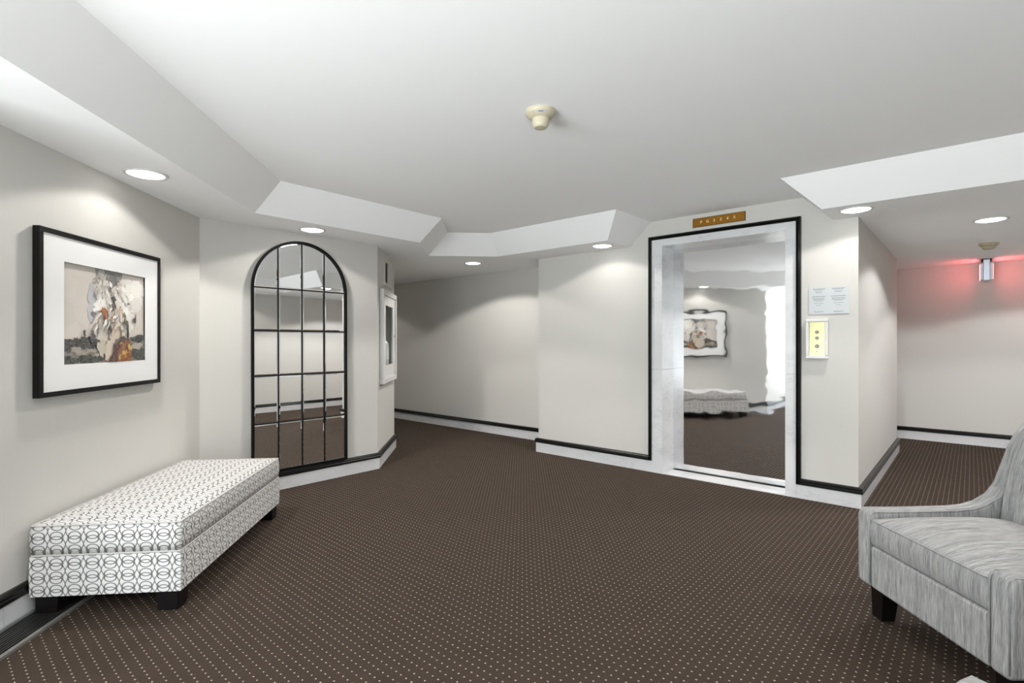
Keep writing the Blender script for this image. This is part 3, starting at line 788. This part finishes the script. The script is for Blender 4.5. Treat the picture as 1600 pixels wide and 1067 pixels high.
# local x along the wall (away from the mirror), local -y towards the room
q0, q1 = CAB[0] - 0.55, CAB[1] - 0.55
bm = bmesh.new()
box(bm, q0, q1, 0.155, 0.16, 0.98, 1.65)
for a in ((q0, q0 + 0.004, 0.98, 1.65), (q1 - 0.004, q1, 0.98, 1.65), (q0 + 0.004, q1 - 0.004, 0.98, 0.984), (q0 + 0.004, q1 - 0.004, 1.646, 1.65)):
    box(bm, a[0], a[1], 0.0, 0.155, a[2], a[3])
obj('recess_box', bm, mat('cabinet_inside', (0.10, 0.093, 0.085), 0.6), cb)
fm = bmesh.new(); 
def ring_box(bm, x0, x1, z0, z1, w, y0, y1):
    box(bm, x0, x1, y0, y1, z0, z0 + w); box(bm, x0, x1, y0, y1, z1 - w, z1); box(bm, x0, x0 + w, y0, y1, z0 + w, z1 - w); box(bm, x1 - w, x1, y0, y1, z0 + w, z1 - w)
ring_box(fm, -0.44, 0.41, 0.815, 1.785, 0.055, -0.042, 0.0); obj('frame', fm, M_WHITE, cb, bevel=0.006)
dm = bmesh.new(); x0, x1, z0, z1 = -0.383, 0.353, 0.872, 1.728; gx0, gx1, gz0, gz1 = -0.225, 0.225, 1.0, 1.63
for a in ((x0, x1, z0, gz0), (x0, x1, gz1, z1), (x0, gx0, gz0, gz1), (gx1, x1, gz0, gz1)): box(dm, a[0], a[1], -0.024, -0.006, a[2], a[3])
dr = obj('door', dm, M_WHITE, cb)
obj('glass_pane', boxbm(gx0, gx1, -0.017, -0.013, gz0, gz1), M_GLASS, dr)
km = bmesh.new(); tube(km, [(0.30, -0.024, 1.31), (0.30, -0.040, 1.31)], 0.012, 12); obj('knob', km, mat('chrome', (0.7, 0.7, 0.72), 0.15, 1.0), dr)
# extinguisher standing inside
fe = empty('fire_extinguisher', on_chamfer(0.695, 0.985, -0.070), ca); tag(fe, 'pale silver fire extinguisher behind the cabinet glass', 'fire extinguisher')
silver = mat('brushed_silver', (0.72, 0.71, 0.69), 0.38, 0.35)
bm = bmesh.new(); lathe(bm, [(0, 0), (0.058, 0), (0.062, 0.008), (0.062, 0.22), (0.055, 0.25), (0.036, 0.275), (0.020, 0.285), (0.018, 0.30), (0, 0.30)], 28); obj('cylinder', bm, silver, fe, smooth=True)
bm = bmesh.new(); box(bm, -0.05, 0.02, -0.011, 0.011, 0.300, 0.318); box(bm, -0.085, 0.0, -0.009, 0.009, 0.330, 0.340); box(bm, -0.012, 0.012, -0.012, 0.012, 0.296, 0.335); obj('handle', bm, mat('black_plastic', (0.02, 0.02, 0.02), 0.4), fe, bevel=0.002)
bm = bmesh.new(); tube(bm, [(0.012, 0, 0.312), (0.045, 0, 0.315), (0.070, 0, 0.29), (0.072, 0, 0.20), (0.070, 0, 0.09)], 0.008, 8); obj('hose', bm, MATS['black_plastic'], fe, smooth=True)
bm = bmesh.new(); n = 10
for k in range(n):
    a0, a1 = math.radians(-150 + 120 * k / n), math.radians(-150 + 120 * (k + 1) / n); r = 0.0626
    bm.faces.new([bm.verts.new((r * math.cos(a), r * math.sin(a), z)) for a, z in ((a0, 0.07), (a1, 0.07), (a1, 0.19), (a0, 0.19))])
obj('label_band', bm, mat('paper_label', (0.82, 0.81, 0.78), 0.6), fe)
# framed opening above the cabinet
wv = empty('wall_vent', on_chamfer(0.53, 1.84), ca); tag(wv, 'small framed wall opening above the extinguisher cabinet', 'vent')
bm = bmesh.new(); ring_box(bm, -0.22, 0.22, 0.0, 0.285, 0.035, -0.018, 0.0); obj('frame', bm, mat('beige_enamel', (0.60, 0.58, 0.54), 0.5), wv)
obj('backing', boxbm(-0.186, 0.186, -0.004, 0.0, 0.034, 0.251), M_DARK, wv)
obj('sliding_panel', boxbm(0.0, 0.186, -0.010, -0.005, 0.034, 0.251), mat('beige_panel', (0.58, 0.56, 0.52), 0.5), wv)

# ------------------------------------------------------------------ floor indicator above the elevator
def text_mesh(name, s, size, m, parent, loc, depth=0.0008, align='CENTER'):
    cu = bpy.data.curves.new(name, 'FONT'); cu.body = s; cu.size = size; cu.extrude = depth; cu.align_x = align; cu.align_y = 'CENTER'
    tmp = bpy.data.objects.new(name, cu); C.objects.link(tmp)
    dg = bpy.context.evaluated_depsgraph_get(); me = bpy.data.meshes.new_from_object(tmp.evaluated_get(dg))
    bpy.data.objects.remove(tmp); me.materials.clear(); me.materials.append(m)
    o = bpy.data.objects.new(name, me); C.objects.link(o); o.parent = parent; o.location = loc; o.rotation_euler = (math.pi / 2, 0, 0)
    return o
fi_ = empty('floor_indicator', (-1.6785, 4.67, 2.282)); tag(fi_, 'bronze floor indicator plate with level numbers above the elevator door', 'indicator')
obj('plate', boxbm(-0.2285, 0.2285, -0.010, 0.0, 0.0, 0.080), mat('dark_bronze_edge', (0.12, 0.06, 0.012), 0.4, 0.5), fi_)
obj('face', boxbm(-0.222, 0.222, -0.0125, -0.010, 0.005, 0.075), M_BRASS, fi_)
M_DIG = mat('pale_gold_digit', (0.86, 0.66, 0.34), 0.4, emit=(1.0, 0.78, 0.45), estr=0.12)
for k, s in enumerate('PG2345'):
    text_mesh('digit', s, 0.034, M_DIG, fi_, (-0.150 + k * 0.058, -0.0130, 0.040))
# notice and call panel
nt_ = empty('notice_sign', (-0.8345, 4.67, 1.466)); tag(nt_, 'pale two column printed notice on the wall above the call panel', 'sign')
obj('board', boxbm(-0.1355, 0.1355, -0.006, 0.0, 0.0, 0.206), mat('notice_board', (0.49, 0.51, 0.525), 0.4), nt_)
bm = bmesh.new(); rnd = random.Random(5)
rowz = [(0.193, .8), (0.184, .6), (0.172, .5), (0.166, .45), (0.135, .9), (0.122, .9), (0.115, .8), (0.108, .85), (0.101, .6), (0.082, .7), (0.066, .35), (0.030, 0.0), (0.016, .65)]
for side in (-1, 1):
    for z, f in rowz:
        if not f: continue
        wdt = 0.052 * f * rnd.uniform(0.85, 1.05); x = side * 0.066
        hgt = 0.0034 if z in (0.193, 0.135, 0.016) else 0.0020
        k = x - wdt
        while k < x + wdt:
            l = rnd.uniform(0.006, 0.016); box(bm, k, min(k + l, x + wdt), -0.0066, -0.006, z - hgt / 2, z + hgt / 2); k += l + 0.003
obj('printed_lines', bm, mat('notice_ink', (0.05, 0.055, 0.07), 0.6), nt_)['kind'] = 'stuff'
cp = empty('call_button_panel', (-0.911, 4.67, 1.115)); tag(cp, 'white framed elevator call panel with a polished brass plate', 'call panel')
bm = bmesh.new(); ring_box(bm, -0.078, 0.078, 0.0, 0.311, 0.024, -0.034, 0.0); obj('frame', bm, M_WHITE, cp, bevel=0.006, seg=3)
pl = obj('plate', boxbm(-0.055, 0.055, -0.014, 0.0, 0.023, 0.288), M_GOLD, cp)
for z, r in ((0.208, 0.010), (0.162, 0.010), (0.097, 0.012)):
    bm = bmesh.new(); tube(bm, [(0, -0.014, z), (0, -0.018, z)], r + 0.003, 16); obj('button_ring', bm, mat('dark_ring', (0.06, 0.05, 0.03), 0.3), pl)
    bm = bmesh.new(); tube(bm, [(0, -0.014, z), (0, -0.021, z)], r - 0.002, 16); obj('button', bm, mat('button_cap', (0.16, 0.15, 0.12), 0.3, 0.4), pl)
bm = bmesh.new(); box(bm, -0.008, 0.008, -0.0148, -0.014, 0.053, 0.057); obj('engraving', bm, MATS['dark_ring'], pl)

# ------------------------------------------------------------------ exit sign in the passage (seen edge-on)
es = empty('exit_sign', (0.125, 8.12, HS)); tag(es, 'red lit exit sign seen edge-on by the passage back wall', 'exit sign')
alu = mat('brushed_aluminium', (0.62, 0.68, 0.78), 0.35, 0.4)
obj('canopy', boxbm(-0.045, 0.045, -0.12, 0.12, -0.012, 0.0), M_DARK, es)
obj('housing', boxbm(-0.028, 0.028, -0.165, 0.165, -0.245, -0.012), alu, es, bevel=0.004)
M_RED = mat('red_lit_lens', (0.5, 0.05, 0.04), 0.4, emit=(1.0, 0.16, 0.17), estr=EXITL)
for s in (-1, 1):
    a = obj('side_panel', boxbm(min(s * 0.030, s * 0.055), max(s * 0.030, s * 0.055), -0.150, 0.150, -0.235, -0.055), mat('white_acrylic', (0.78, 0.80, 0.86), 0.3), es)
    obj('red_lens', boxbm(min(s * 0.055, s * 0.057), max(s * 0.055, s * 0.057), -0.140, 0.148, -0.228, -0.062), M_RED, a)

# ------------------------------------------------------------------ floor grille along the left wall
fg = empty('floor_grille', on_left(1.10, 0), lang); tag(fg, 'long black slotted floor grille along the wall under the painting', 'grille')
LQ = 1.10
obj('tray', boxbm(-LQ + 0.06, LQ + 0.10, 0.0225, 0.188, 0.0, 0.004), M_DARK, fg)
obj('edge_strip', boxbm(-LQ + 0.06, LQ + 0.10, 0.0225, 0.032, 0.0, 0.022), mat('grey_metal_edge', (0.42, 0.42, 0.42), 0.4, 0.5), fg)
obj('edge_strip', boxbm(-LQ + 0.06, LQ + 0.10, 0.172, 0.190, 0.0, 0.012), mat('dull_metal_edge', (0.19, 0.18, 0.17), 0.5, 0.3), fg)
M_SLAT = mat('black_grille', (0.022, 0.022, 0.022), 0.35)
for k in range(9):
    y = 0.0385 + k * 0.0148
    obj('slat', boxbm(-LQ + 0.06, LQ + 0.10, y, y + 0.0075, 0.004, 0.014), M_SLAT, fg)

# second armchair: only the far end of one arm reaches into the picture
ang = CAM_YAW + math.radians(120)
ac2.rotation_euler = (0, 0, ang)
def cam2w(X, Y): return (cy * X - sy * Y, sy * X + cy * Y)
tipx, tipy = cam2w(1.012, 1.199)
fx, fy = math.cos(ang), math.sin(ang)            # facing direction
rx, ry = fy, -fx                                 # towards the chair's own right arm (local -y)
ac2.location = (tipx - rx * 0.335 , tipy - ry * 0.335, 0)
